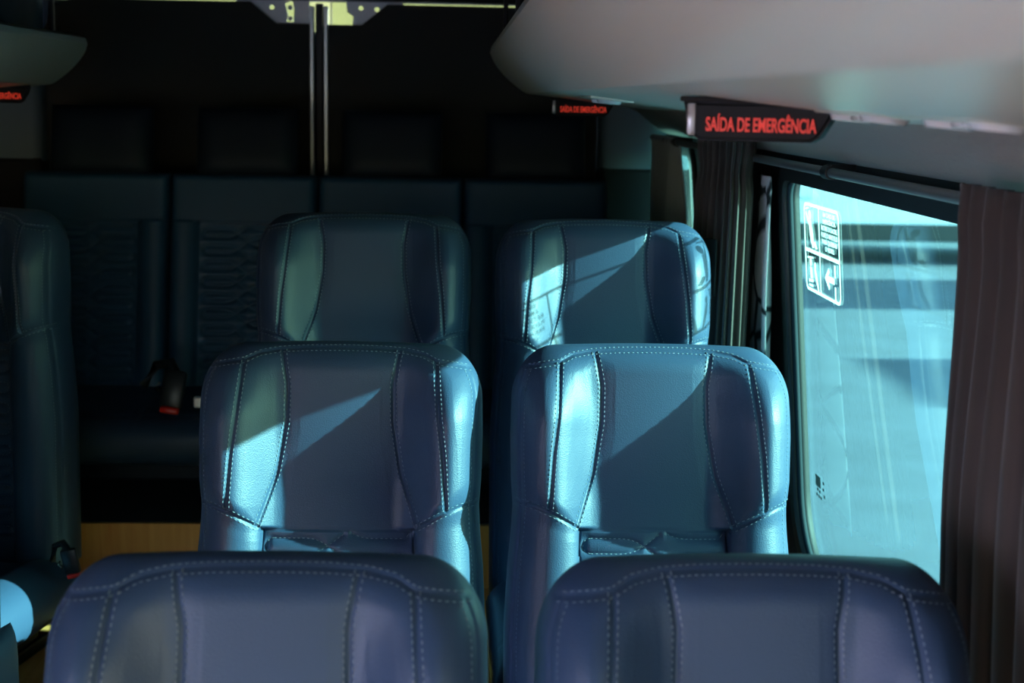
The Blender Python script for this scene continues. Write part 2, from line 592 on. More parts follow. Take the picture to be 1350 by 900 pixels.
def place_seat(x, ytop, ztop, recline, label, rz=0):
    """x, ytop, ztop (relative to the eye): top front edge of the backrest; recline in degrees"""
    r = dup(seat_proto) if seat_used[0] else seat_proto
    seat_used[0] = True
    a = radians(recline)
    r.location = (RX(x), ytop - H * sin(a) + .03, RZ(ztop) - H * cos(a))
    r.rotation_euler.z = radians(rz)
    for ch in r.children:
        if ch.name.startswith('backrest'): ch.rotation_euler = (-a, 0, 0)
    tag(r, label, 'seat', 'navy leather passenger seats')
    return r


# ------------------------------------------------------------------ cabin constants
YR = 4.80                                     # rear doors
YF = -1.3                                     # open cab behind the photographer
ZC = .36
def wall_x(z): return .70 + .09 * (-.15 - z)  # inner face of the right glazing, relative to the eye


# floor
F0, F1, F2 = 0., .365, .535
structure(MB().box((0, (YF + 2.40) / 2, F0 - .04), (2.44, 2.40 - YF, .08)).build('floor', M['wood']))
structure(MB().box((0, (2.40 + 3.485) / 2, F1 / 2 - .04), (2.44, 1.085, F1 + .08)).build('floor_middle', M['wood']))
structure(MB().box((0, (3.50 + YR + .1) / 2, F2 / 2 - .04), (2.44, YR + .1 - 3.50, F2 + .08)).build('floor_rear', M['ceiling']))
structure(MB().box((0, 3.4925, (F1 + F2) / 2 - .002), (2.44, .015, F2 - F1 - .004)).build('trim_9', M['wood']))
structure(MB().box((0, (YF + YR) / 2 + .1, RZ(ZC) + .03), (2.5, YR - YF + .1, .06)).build('ceiling', M['ceiling']))

WIN = [(1.0, 2.98, -.150, -.98), (4.17, 4.62, -.150, -.80), (-.95, .80, -.12, -.80)]
holes = [rrect(a, zb, b, zt, (.10, .15, .05, .05)) for a, b, zt, zb in WIN]
def wmap(p, q, t): return Vector((RX(wall_x(q) + .012 + t), p, RZ(q)))
structure(holed_plate([(YF, -1.62), (YR + .08, -1.62), (YR + .08, ZC), (YF, ZC)], holes, .024, wmap, 'wall_right', M['wall']))
def lmap(p, q, t): return Vector((-RX(wall_x(q) + .012 + t), p, RZ(q)))
structure(holed_plate([(YF, -1.62), (YR + .08, -1.62), (YR + .08, ZC), (YF, ZC)], [rrect(-1.25, -1.58, 1.27, .03, .08)], .024, lmap, 'wall_left', M['wall']))
structure(holed_plate([(-1.3, -1.62), (1.3, -1.62), (1.3, ZC), (-1.3, ZC)], [rrect(-1.0, -.80, 1.0, .0, .12)], .04,
                      lambda p, q, t: Vector((p, YF + t, RZ(q))), 'wall_front', M['wall']))

for k, (a, b, zt, zb) in enumerate(WIN):
    root = structure(empty('window_%d' % (k + 1), (RX(wall_x(zb)), (a + b) / 2, RZ(zb))))
    inv = Vector(root.location)
    def wm(off):
        return lambda p, q, t: Vector((RX(wall_x(q) + off + t), p, RZ(q))) - inv
    rb = lambda e: rrect(a - e, zb - e, b + e, zt + e, (.10 + e, .15 + e, .05 + e, .05 + e))
    holed_plate(rb(.034), [rb(-.004)], .018, wm(-.006), 'window_frame', M['rubber'], root)
    holed_plate(rb(.004), [rb(-.008)], .012, wm(.002), 'gasket', M['gasket'], root)
    holed_plate(rb(.002), [], .004, wm(.020), 'pane', M['glass'] if k < 2 else M['glass_clear'], root)

# covers behind the closed left curtain: nothing shows but the curtain itself
# ------------------------------------------------------------------ luggage racks
RACK = [(.115, .150), (.098, .142), (.0935, .126), (.099, .112), (.1035, .1035), (.1095, .094), (.117, .084), (.126, .0735), (.137, .062), (.149, .051), (.162, .0405), (.176, .030), (.190, .0205), (.196, .0175), (.30, .0060), (.45, -.012),
        (.55, -.020), (.60, -.018), (.60, .005), (.45, .012), (.30, .03), (.21, .045), (.165, .062), (.135, .095), (.125, .140)]


def smooth_poly(pts, n, lo, hi):
    return pts


def rack(name, sgn, y0, y1, label):
    root = empty(name, (sgn * RX(.60), (y0 + y1) / 2, RZ(-.02)))
    inv = Vector(root.location)
    # dense lip curve
    P = np.array(RACK[:12]); s = np.r_[0, np.cumsum(np.hypot(*np.diff(P, axis=0).T))]
    # split at the crease so that the crease stays crisp
    b = MB()
    b.prism(RACK, y0, y1, lambda p, q, t: Vector((sgn * RX(p), t, RZ(q))) - inv)
    bmesh.ops.bevel(b.bm, geom=[e for e in b.bm.edges if abs(e.verts[0].co.y - e.verts[1].co.y) < 1e-6 and (e.verts[0].co.y > 0)], offset=.006, segments=2, affect='EDGES')
    b.build('rack_tray', M['plastic_bin'], root, angle=14)
    w = MB()
    w.prism([(.60, -.02), (.73, -.02), (.73, .03), (.60, .03)], y0, y1, lambda p, q, t: Vector((sgn * RX(p), t, RZ(q))) - inv)
    w.build('wall_bracket', M['wall'], root)
    for yy in np.arange(y0 + .3, y1 - .1, .75):
        d = MB()
        d.box(Vector((sgn * RX(.128), yy, RZ(.25))) - inv, (.012, .02, .225), bevel=.003)
        d.build('hanger', M['steel_dark'], root)
    tag(root, label, 'luggage rack', 'overhead luggage racks')
    return root


rack('luggage_rack', 1, -.3, 3.97, 'long light grey plastic luggage rack over the window-side seats, filling the upper right')
rack('luggage_rack', -1, -.3, 3.97, 'dark teal luggage rack along the far left wall, only its end showing')

# grained headliner cove between rack and windows
cove = [(.52, .0), (.585, -.030), (.640, -.072), (.672, -.094), (.690, -.100), (.69, -.06), (.60, .02)]
for sgn, nm in ((1, 'trim_1'), (-1, 'trim_2')):
    structure(MB().prism(cove, YF, 4.62, lambda p, q, t: Vector((sgn * RX(p), t, RZ(q)))).build(nm, M['headliner'], angle=40))

# rear corner pillars beside the doors
for sgn, nm, xi in ((1, 'trim_3', .475), (-1, 'trim_4', .44)):
    b = MB()
    b.box((sgn * RX((xi + .80) / 2), YR - .04, RZ(.06)), (.80 - xi, .10, .62), bevel=.03, seg=4)
    structure(b.build(nm, M['pillar'], angle=40))
structure(MB().box((0, YR + .03, RZ(.345)), (2.3, .16, .07), bevel=.012).build('trim_5', M['ceiling']))
for sgn, nm, xi in ((1, 'trim_6', .475), (-1, 'trim_7', .44)):
    structure(MB().box((sgn * RX((xi + .80) / 2), YR - .04, RZ(-.905)), (.80 - xi, .11, 1.39), bevel=.02).build(nm, M['wall']))

# ------------------------------------------------------------------ rear doors
def door(name, xa, xb, inner_left):
    """xa..xb world X span; inner_left: the meeting edge lies on the right of this leaf"""
    root = structure(empty(name, ((xa + xb) / 2, YR, RZ(-1.2))))
    inv = Vector(root.location)
    zt, zb, zn = .300, -1.18, .232
    if inner_left:
        poly = [(xa, zb), (xb - .012, zb), (xb - .012, zn), (xb - .120, zn), (xb - .205, zt), (xa + .10, zt), (xa + .03, zt - .04), (xa, zt - .14)]
    else:
        poly = [(xb, zb), (xa + .012, zb), (xa + .012, zn), (xa + .120, zn), (xa + .205, zt), (xb - .10, zt), (xb - .03, zt - .04), (xb, zt - .14)]
    b = MB().prism(poly, 0, .035, lambda p, q, t: Vector((p, YR + t, RZ(q))) - inv)
    b.build('door_panel', M['panel_dark'], root)
    xs = xb - .003 if inner_left else xa + .003
    b = MB().box(Vector((xs, YR + .005, RZ(-.44))) - inv, (.016, .03, 1.46), bevel=.004)
    tag(b.build('edge_strip', M['door_strip'], root), 'pale metal strip on the meeting edge')
    xh = xa - .008 if inner_left else xb + .008
    b = MB().box(Vector((xh, YR - .004, RZ(-.06))) - inv, (.012, .02, .26), bevel=.003)
    tag(b.build('hinge_strip', M['door_strip'], root), 'thin pale strip on the hinge side')
    # exposed metal in the cut-out, with bolt holes
    sg = -1 if inner_left else 1
    x0 = xb - .015 if inner_left else xa + .015
    f = lambda p, q, t: Vector((x0 + sg * p, YR + .045 + t, RZ(q))) - inv
    holes_ = [rrect(.030 + dx, .245 + dz, .046 + dx, .261 + dz, .0079, 4) for dx, dz in ((.085, .033), (.025, .033), (.025, -.002))]
    if inner_left:
        gaps = [[(.052, .24), (.075, .24), (.070, .262), (.080, .300), (.055, .31), (.05, .28)]]
    else:
        gaps = [[(.004, .222), (.07, .222), (.075, .262), (.055, .275), (.05, .320), (.004, .320)]]
        holes_ = [rrect(.030 + dx, .245 + dz, .046 + dx, .261 + dz, .0079, 4) for dx, dz in ((.115, .033), (.115, -.004), (.062, .036))]
    holed_plate([(0, .18), (.24, .18), (.24, .34), (0, .34)], gaps + holes_, .004, f, 'lock_plate', M['door_metal'], root)
    MB().box(Vector(((xa + xb) / 2, YR + .075, RZ(-.50))) - inv, (xb - xa + .04, .012, 1.42), bevel=.004).build('outer_skin', M['wall'], root)
    xo = (xa, xb - .50) if inner_left else (xa + .50, xb)
    MB().box(Vector((sum(xo) / 2 + (-.02 if inner_left else .02), YR + .066, RZ(.238))) - inv, (xo[1] - xo[0] + .04, .012, .120)).build('outer_skin', M['wall'], root)
    MB().box(Vector(((xa + xb) / 2, YR + .075, RZ(.27))) - inv, (xb - xa - .03, .004, .11)).build('pane', M['glass_clear'], root)


door('door_1', -.905, -.020, True)
door('door_2', .020, .925, False)
structure(MB().box((0, YR + .03, RZ(-.44)), (.026, .03, 1.48), bevel=.004).build('trim_8', M['rubber']))

# ------------------------------------------------------------------ passenger seats in place
ROWS = [
    (-.184, 1.41, -.4700, 12, 'navy leather seat back nearest the camera, cropped at the lower left'),
    (.316, 1.41, -.4700, 12, 'navy leather seat back nearest the camera, cropped at the lower right below the window'),
    (-.175, 2.25, -.3900, 12, 'second-row navy leather seat on the aisle side, sharp and mostly in shade'),
    (.322, 2.25, -.3880, 12, 'second-row navy leather seat by the window, sunlit with a diagonal shadow'),
    (-.186, 3.00, -.2420, 12, 'dark seat back in the third row beside the aisle, almost wholly in shade'),
    (.314, 2.96, -.2450, 12, 'third-row seat back next to the hanging dark curtain, crossed by a sunlit band'),
    (-1.075, 3.20, -.2560, 1, 'single seat left of the aisle in near black shade, a thin teal edge showing', -13),
    (-1.03, 2.45, -.3900, 3, 'single seat at the left picture edge, only a sliver of its side showing', -6),
]
placed = [place_seat(*r) for r in ROWS]
for c in placed[6].children:
    if c.name.startswith('seat_cushion'): c.location.z -= .06; c.location.x += .04
arm = link('armrest', pad_grid(.34, .19, .060, 40, 40, 5, 5), M['leather_smooth'], placed[-1])
arm.rotation_euler = (0, radians(90), radians(-90)); arm.location = (.258, -.16, .17)
arm.rotation_euler = (radians(90), 0, radians(90))

# ------------------------------------------------------------------ rear bench
def bench_column_mesh(w, hgt):
    nx, nz = 101, 150
    tau = np.linspace(-1, 1, nx); u = .6 * tau + .4 * np.sin(pi / 2 * tau)
    hh = np.r_[.03 * (1 - np.cos(np.linspace(0, pi / 2, 10)))[:-1], np.linspace(.03, hgt, nz)]
    U, Hh = np.meshgrid(u, hh); X = U * w / 2
    ax = np.abs(X)
    E = np.sqrt(np.clip(1 - np.abs(U) ** 30, 0, 1))
    g = np.sqrt(np.clip(1 - np.clip((.03 - Hh) / .03, 0, 1) ** 2, 0, 1))
    bol = .055 + .045 * np.sqrt(np.clip(1 - ((ax - .175) / .05) ** 2, 0, 1))
    ql = quilt_lines(.160, hgt, .100)
    ins = (ax < .125) & (Hh > .155)
    q = seg_dist(X, Hh, ql)
    d = np.where(ins, .058 + .012 * (1 - np.exp(-np.minimum(q, .02) / .006)), np.where(Hh < .15, .085, bol))
    Y = -d * E * g
    P = np.stack([X, Y, hgt - Hh], -1).reshape(-1, 3)
    B = P.copy(); B[:, 1] = (.05 * E * g).reshape(-1)
    n = len(P); nc = nx; nr = len(hh)
    me = pymesh(np.r_[P, B], grid_faces(nr, nc, 0, True) + grid_faces(nr, nc, n))
    # split insert faces off by material-free region: returned separately
    me.polygons.foreach_set('use_smooth', [True] * len(me.polygons))
    bm = bmesh.new(); bm.from_mesh(me)
    bm2 = bm.copy()
    def is_ins(f):
        c = f.calc_center_median()
        return abs(c.x) < .125 and hgt - c.z > .155 and c.y < 0
    bmesh.ops.delete(bm, geom=[f for f in bm.faces if is_ins(f)], context='FACES')
    bmesh.ops.delete(bm2, geom=[f for f in bm2.faces if not is_ins(f)], context='FACES')
    m1 = bpy.data.meshes.new('a'); m2 = bpy.data.meshes.new('b'); bm.to_mesh(m1); bm2.to_mesh(m2); bm.free(); bm2.free()
    return m1, m2


bench = empty('rear_bench', (RX(-.40), 4.0, F2))
tag(bench, 'long dark bench across the back of the cabin with four headrests and quilted backs', 'bench')
BT = -.235                                    # top of the bench back, relative to the eye
bh = .66
ma, mb_ = bench_column_mesh(.4276, bh)
ca = radians(12)
for i in range(4):
    x = (i - 1.5) * .428
    o = link('backrest', ma if i == 0 else bpy.data.objects['backrest.bench'].data, M['bench'], bench)
    if i == 0: o.name = 'backrest.bench'
    o.location = (x, .14, RZ(BT) - F2 - bh * cos(ca)); o.rotation_euler = (-ca, 0, 0)
    link('quilted_insert', mb_, M['bench'], o)
    h = link('headrest', pad_grid(.300, .215, .11, 40, 40, 6, 5), M['headrest'], bench) if i == 0 else link('headrest', hm, M['headrest'], bench)
    hm = h.data
    h.rotation_euler = (radians(90 - 12), 0, 0)
    h.location = (x, .30, RZ(BT) - F2 + .090)
for i, o in enumerate([c for c in bench.children if c.name.startswith('backrest')]):
    o.name = 'backrest.1%02d' % i
def bench_top(X, Y):
    return -.006 * np.exp(-((np.abs(((X + .856) % .428) - .214) - .214) / .004) ** 2) - .006 * np.exp(-((Y + .20) / .004) ** 2)
bc = link('cushion', pad_grid(1.71, .52, .15, 240, 50, 40, 6, bench_top), M['leather_smooth'], bench)
bc.location = (0, -.11, RZ(-.885) - F2 - .02)
MB().box((0, .02, (RZ(-.885) - F2 - .09) / 2), (1.68, .30, RZ(-.885) - F2 - .09), bevel=.01).build('bench_base', M['shell'], bench)


# ------------------------------------------------------------------ seat belts
def buckle(loc, rot, label, size=1.):
    root = empty('seat_belt_buckle', loc)
    root.rotation_euler = rot
    b = MB().box((0, 0, .012 * size), (.040 * size, .020 * size, .066 * size), bevel=.006 * size)
    b.build('buckle_body', M['buckle'], root, angle=40)
    b = MB().box((0, -.002 * size, -.026 * size), (.032 * size, .018 * size, .012 * size), bevel=.003 * size)
    tag(b.build('release_button', M['red'], root, angle=40), 'red release button')
    b = MB().tube([(0, .002, .04 * size), (-.012 * size, .012, .058 * size), (-.038 * size, .022, .050 * size), (-.055 * size, .026, .01 * size)], .009 * size)
    b.build('belt_stalk', M['buckle'], root, angle=60)
    b = MB().tube([(-.024 * size, -.006, .020 * size), (-.030 * size, -.008, .010 * size), (-.022 * size, -.010, .004 * size)], .003 * size)
    tag(b.build('steel_clip', M['chrome'], root, angle=60), 'bright steel clip')
    tag(root, label, 'seat belt buckle', 'seat belt buckles')
    return root


buckle((RX(-.735), 3.70, RZ(-.785)), (radians(-15), radians(8), 0), 'black seat belt buckle with red button lying on the rear bench cushion', 1.5)
buckle((RX(-.812), 2.97, RZ(-1.005)), (radians(4), radians(-10), 0), 'dark buckle with red end hanging beside the left single seat', .85)
t = empty('belt_tongue', (RX(-.655), 3.72, RZ(-.805)))
MB().box((0, 0, .0), (.055, .02, .030), bevel=.004).build('tongue_body', M['door_strip'], t)
tag(MB().box((.030, -.004, -.002), (.014, .020, .026), bevel=.003).build('tongue_end', M['red'], t), 'red end')
tag(t, 'pale belt tongue lying right of the red buckle on the rear bench', 'seat belt tongue')

# ------------------------------------------------------------------ curtains
def curtain_mesh(y0t, y1t, y0b, y1b, ztop, zbot, folds, amp_t, amp_b, x0, thick=.003, seed=1, flare=0.):
    r = np.random.default_rng(seed)
    nu, nv = int(folds * 14) + 1, 60
    ph = r.uniform(-2.6, 2.6, nu); ph = np.convolve(np.pad(ph, 12, 'edge'), np.ones(25) / 25, 'valid')
    av = r.uniform(-.6, 2.6, nu); av = np.convolve(np.pad(av, 12, 'edge'), np.ones(25) / 25, 'valid')
    tt = np.linspace(0, 1, nu); vv = np.linspace(0, 1, nv)
    T, V = np.meshgrid(tt, vv)
    amp = amp_t + (amp_b - amp_t) * sstep(0, .35, V)
    phase = 2 * pi * folds * T + ph[None, :] * 2.5 + .5 * np.sin(3 * V + 5 * T)
    y0 = y0t + (y0b - y0t) * V ** .8; y1 = y1t + (y1b - y1t) * V ** .8
    Z = ztop + (zbot - ztop) * V
    slope = -.07 * (Z - ztop)
    X = x0 + slope * .6 + amp * av[None, :] * np.sin(phase) + flare * V
    Y = y0 + (y1 - y0) * T + .35 * amp * np.cos(phase * 1.0 + .6)
    head = np.clip(1 - np.abs(V - .035) / .035, 0, 1)
    X = X + .004 * head * np.sin(phase * 2.1)
    P = np.stack([RX(X), Y, RZ(Z)], -1).reshape(-1, 3)
    return P, grid_faces(nv, nu)


def curtain(name, label, group, args, thick=.003, material=None, head=True, **kw):
    P, F = curtain_mesh(*args, **kw)
    base = Vector((float(P[:, 0].mean()), float(P[:, 1].mean()), float(P[:, 2].min())))
    root = empty(name, base)
    me = pymesh(P - np.array(base), F)
    o = link('curtain_cloth', me, material or M['curtain'], root, True)
    md = o.modifiers.new('thickness', 'SOLIDIFY'); md.thickness = thick; md.offset = 0
    tag(root, label, 'curtain', group)
    return root, P


# near curtain at the right edge, the bundle on the pillar, the pale one at the far end
XROD = .640
G = 'window curtains on the right'
near, Pn = curtain('window_curtain', 'long dark brown pleated curtain hanging at the right edge of the picture', G,
                   (.95, 1.700, .95, 1.675, -.088, -1.30, 14, .0085, .030, .610), seed=3)
def bundle_mesh(x0, y0, rx, ry, ztop, zbot, folds, seed=5):
    """a gathered curtain: a closed, deeply pleated column of cloth"""
    r = np.random.default_rng(seed)
    nu, nv = folds * 16, 70
    th = np.linspace(0, 2 * pi, nu, endpoint=False); v = np.linspace(0, 1, nv)
    T, V = np.meshgrid(th, v)
    jit = sum(r.uniform(.2, .5) * np.sin(k * th + r.uniform(0, 6)) for k in (2, 3, 5, 7))
    av = 1 + .45 * sum(r.uniform(.2, .5) * np.sin(k * th + r.uniform(0, 6)) for k in (2, 3, 4))
    Z = ztop + (zbot - ztop) * V
    pinch = 1 - .10 * np.exp(-((V - .07) / .03) ** 2) + .04 * np.sin(2.5 * V)
    a = .0075 * av[None, :] * (1 + .3 * V) * np.sin(folds * T + jit[None, :] * 1.6 + .9 * np.sin(2.2 * V + 3 * T))
    a = a + .0025 * np.sin(2.3 * folds * T + 7 * V) * np.exp(-V / .12)
    X = x0 + (rx * pinch + a) * np.cos(T) - .012 * V
    Y = y0 + (ry * pinch + a) * np.sin(T)
    P = np.stack([RX(X), Y, RZ(Z)], -1).reshape(-1, 3)
    F = []
    for i_ in range(nv - 1):
        for j_ in range(nu):
            k_ = (j_ + 1) % nu
            F.append((i_ * nu + j_, (i_ + 1) * nu + j_, (i_ + 1) * nu + k_, i_ * nu + k_))
    F.append(tuple(range(nu - 1, -1, -1))); F.append(tuple(range((nv - 1) * nu, nv * nu)))
    return P, F


Pb, Fb = bundle_mesh(.600, 3.15, .050, .165, -.078, -1.0, 24)
base = Vector((RX(.60), 3.15, RZ(-1.0)))
bund = empty('window_curtain', base)
meb = pymesh(Pb - np.array(base), Fb)
ob = link('curtain_cloth', meb, M['curtain'], bund, True)
tag(bund, 'narrow gathered dark curtain hanging between the two windows', 'curtain', G)
v = MB()
v.box((0, 0, 0), (.005, .045, .120), bevel=.002)
vo = v.build('velcro_tab', M['velcro'], bund)
vo.location = Vector((RX(.551), 3.015, RZ(-.345))) - base; vo.rotation_euler = (0, 0, radians(22))
tag(vo, 'black fastening tab')
curtain('curtain_lining', 'pale printed curtain lining showing right of the gathered dark curtain', None,
        (2.99, 3.10, 2.985, 3.30, -.15, -.95, 1.5, .004, .014, .668), material=M['lining'], seed=11)
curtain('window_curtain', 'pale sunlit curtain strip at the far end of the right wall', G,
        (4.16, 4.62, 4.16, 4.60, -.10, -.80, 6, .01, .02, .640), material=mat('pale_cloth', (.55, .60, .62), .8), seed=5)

# left: closed dark curtain
P, F = curtain_mesh(.6, 4.3, .6, 4.3, -.12, -1.0, 40, .012, .02, .62, seed=9)
P[:, 0] *= -1
base = Vector((float(P[:, 0].mean()), float(P[:, 1].mean()), float(P[:, 2].min())))
lc = empty('window_curtain', base)
o = link('curtain_cloth', pymesh(P - np.array(base), F), M['curtain'], lc, True)
md = o.modifiers.new('thickness', 'SOLIDIFY'); md.thickness = .003
tag(lc, 'closed dark curtain along the left wall under the left luggage rack', 'curtain')

rod = empty('curtain_rod', (RX(XROD), 3.2, RZ(-.112)))
inv = Vector(rod.location)
MB().cyl(Vector((RX(XROD), .8, RZ(-.112))) - inv, Vector((RX(XROD), 4.64, RZ(-.112))) - inv, .0085, 14).build('rod', mat('rod_paint', (.20, .20, .20), .35, metal=.5), rod, angle=60)
for yy in (2.42, 4.12):
    b = MB()
    b.cyl(Vector((RX(XROD), yy - .018, RZ(-.112))) - inv, Vector((RX(XROD), yy + .018, RZ(-.112))) - inv, .0125, 14)
    b.box(Vector((RX(XROD) + .02, yy, RZ(-.104))) - inv, (.05, .014, .012), bevel=.002)
    b.build('rod_bracket', M['rubber'], rod, angle=40)
tag(rod, 'thin grey rod carrying the dark curtains above the right windows', 'curtain rod')

# ------------------------------------------------------------------ exit signs
def exit_sign(x, y, z, yaw, label, w=.172):
    root = empty('exit_sign', (x, y, z)); root.rotation_euler = (radians(0), 0, yaw)
    hw, hh = w / 2, .0215
    poly = [(-hw, hh)] + [(-hw + .004, .004), (-hw + .012, -hh + .006), (-hw + .020, -hh)] + [(hw - .026, -hh), (hw - .017, -hh + .006), (hw - .004, .006), (hw, hh)]
    b = MB().prism(poly, -.012, .022, lambda p, q, t: Vector((p, t, q)))
    bmesh.ops.bevel(b.bm, geom=[e for e in b.bm.edges if e.verts[0].co.y < -.011 and e.verts[1].co.y < -.011], offset=.004, segments=3, affect='EDGES')
    b.build('housing', M['sign_body'], root, angle=35)
    b = MB().box((-hw + .011, -.012, .002), (.010, .006, .036), bevel=.002)
    tag(b.build('end_cap', M['sign_cap'], root, angle=35), 'pale bevelled end')
    MB().box((0, -.006, hh + .003), (w + .004, .024, .006), bevel=.002).build('top_rail', M['sign_cap'] if False else M['sign_body'], root)
    me = text_mesh('SAÍDA DE EMERGÊNCIA', .0215, sx=1.)
    xs = [v.co.x for v in me.vertices]; k = w * .72 / (max(xs) - min(xs))
    me.transform(Matrix.Diagonal((k, 1, 1, 1)))
    t = link('lettering', me, M['sign_red'], root)
    t.rotation_euler = (radians(90), 0, 0); t.location = (.004, -.0145, -.004)
    tag(t, 'glowing red letters')
    tag(root, label, 'exit sign', 'red lettered emergency exit signs')
    return root


exit_sign(RX(.341), 1.60, RZ(-.0195), radians(-24), 'larger nearer emergency exit sign with red letters under the right luggage rack')
exit_sign(RX(.341), 3.86, RZ(-.019), radians(-8), 'small far emergency exit sign under the far end of the right luggage rack')
exit_sign(-RX(.341) + .03, 3.86, RZ(-.012), radians(8), 'emergency exit sign with dim red letters under the left luggage rack')

# reading lights under the rack
def reading_light(x, y, label, L=.22):
    z = RZ(.022 - .0945 * (x - .19) - .004)
    root = empty('reading_light', (RX(x), y, z)); root.rotation_euler = (0, radians(5.4), 0)
    MB().box((0, 0, -.002), (.085, L, .008), bevel=.003).build('light_housing', M['plastic_bin'], root, angle=35)
    for s in (-1, 1):
        b = MB().cyl((0, s * L * .27, -.005), (0, s * L * .27, -.012), .026, 24, .022)
        b.build('lens', M['lamp_lens'], root, angle=35)
    MB().box((0, 0, -.008), (.03, .028, .006), bevel=.002).build('switch', M['lamp_lens'], root, angle=35)
    tag(root, label, 'reading light', 'reading lights under the right rack')


reading_light(.300, 2.85, 'reading light panel beside the far exit sign under the right rack')
reading_light(.435, 1.50, 'reading light panel right above the near exit sign')
reading_light(.460, 1.26, 'reading light panel at the far right under the rack')

# ------------------------------------------------------------------ emergency sticker on the window
stk = empty('emergency_sticker', (RX(wall_x(-.285)) + .03, 2.77, RZ(-.285)))
inv = Vector(stk.location)
SW, SH = .135, .090                            # half sizes: along the wall, and up
zc_ = -.285
def smap(p, q, t): return Vector((RX(wall_x(zc_ + q) + .0155 - t), 2.775 - p, RZ(zc_ + q))) - inv
holed_plate(rrect(-SW, -SH, SW, SH, .018), [rrect(-SW + .006, -SH + .006, SW - .006, SH - .006, .013)], .001, smap, 'border', M['sticker'], stk)
b = MB()
b.prism([(-SW, -.010), (SW, -.010), (SW, -.003), (-SW, -.003)], -.0005, .0005, smap)
b.prism([(-.018, -SH), (-.013, -SH), (-.013, SH), (-.018, SH)], -.0005, .0005, smap)
b.build('divider', M['sticker'], stk)
def sticker_text(s, p, q, size):
    me = text_mesh(s, size, extrude=.0003)
    xs = [v.co.x for v in me.vertices]; wd = max(xs) - min(xs)
    for v in me.vertices: v.co = smap(p + v.co.x * min(1.25, .118 / wd), q + v.co.y, v.co.z)
    return me
for k, s in enumerate(('EM CASO DE', 'EMERGÊNCIA', 'RETIRE O LACRE,', 'PUXE O MARTELO', 'PARA QUEBRAR', 'O VIDRO.')):
    link('text_line', sticker_text(s, .062, .075 - k * .0133, .0125), M['sticker'], stk)
# pictograms: a passenger reaching for the hammer, a passenger climbing out, an arrow out of the opening
def blob(b, pts):
    b.prism(pts, -.0005, .0005, smap)
def disc(p, q, r): return [(p + r * cos(a * pi / 8), q + r * sin(a * pi / 8)) for a in range(16)]
b = MB()
blob(b, disc(-.088, .066, .010))
blob(b, [(-.098, .054), (-.080, .056), (-.066, .030), (-.062, .012), (-.082, .010), (-.092, .030)])
blob(b, [(-.095, .055), (-.118, .072), (-.123, .068), (-.098, .045)])
blob(b, [(-.080, .012), (-.068, .014), (-.060, .002), (-.072, .000)])
blob(b, [(-.066, .012), (-.050, .016), (-.034, .002), (-.046, .000)])
blob(b, [(-.122, .078), (-.095, .082), (-.095, .079), (-.122, .075)])
b.build('pictogram', M['sticker'], stk)
b = MB()
blob(b, disc(-.092, -.030, .009))
blob(b, [(-.100, -.040), (-.084, -.040), (-.078, -.062), (-.096, -.064)])
blob(b, [(-.110, -.066), (-.076, -.064), (-.076, -.070), (-.110, -.072)])
blob(b, [(-.116, -.020), (-.070, -.018), (-.070, -.021), (-.116, -.024)])
blob(b, disc(-.056, -.034, .007))
blob(b, [(-.064, -.040), (-.050, -.042), (-.034, -.072), (-.030, -.084), (-.036, -.084), (-.056, -.060)])
blob(b, [(-.110, -.076), (-.078, -.076), (-.078, -.080), (-.110, -.080)])
b.build('pictogram', M['sticker'], stk)
b = MB()
blob(b, [(.020, -.048), (.050, -.026), (.056, -.034), (.044, -.042), (.090, -.042), (.090, -.054), (.044, -.054), (.056, -.062), (.050, -.070)])
blob(b, [(.092, -.016), (.101, -.016), (.101, -.040), (.092, -.040)])
blob(b, [(.092, -.058), (.101, -.058), (.101, -.084), (.092, -.084)])
b.build('arrow', M['sticker'], stk)
tag(stk, 'white outlined emergency instruction sticker on the top corner of the large right window', 'sticker')

# small manufacturer marking in the lower corner of the pane
gm = empty('glass_marking', (RX(wall_x(-.80)) + .03, 2.86, RZ(-.80)))
inv2 = Vector(gm.location)
def gmap(p, q, t): return Vector((RX(wall_x(-.80 + q) + .0155 - t), 2.86 - p, RZ(-.80 + q))) - inv2
b = MB()
for k in range(6): b.prism([(-.03 + k * .007, .010), (-.026 + k * .007, .010), (-.026 + k * .007, .034), (-.03 + k * .007, .034)], -.0004, .0004, gmap)
for k, (p, q) in enumerate(((-.028, -.012), (-.010, -.012), (.006, -.012), (.028, .012), (.034, -.002), (.030, .026), (-.02, .001), (-.004, -.0005))):
    b.prism([(p, q), (p + .009, q), (p + .009, q + .006), (p, q + .006)], -.0004, .0004, gmap)
b.build('marking_dots', M['print'], gm)
tag(gm, 'tiny dark printed mark in the lower corner of the large right window', 'window marking')

# ------------------------------------------------------------------ outside
ZG = RZ(-2.35)
structure(MB().box((20, 20, ZG - .05), (120, 120, .1)).build('ground', M['asphalt']))


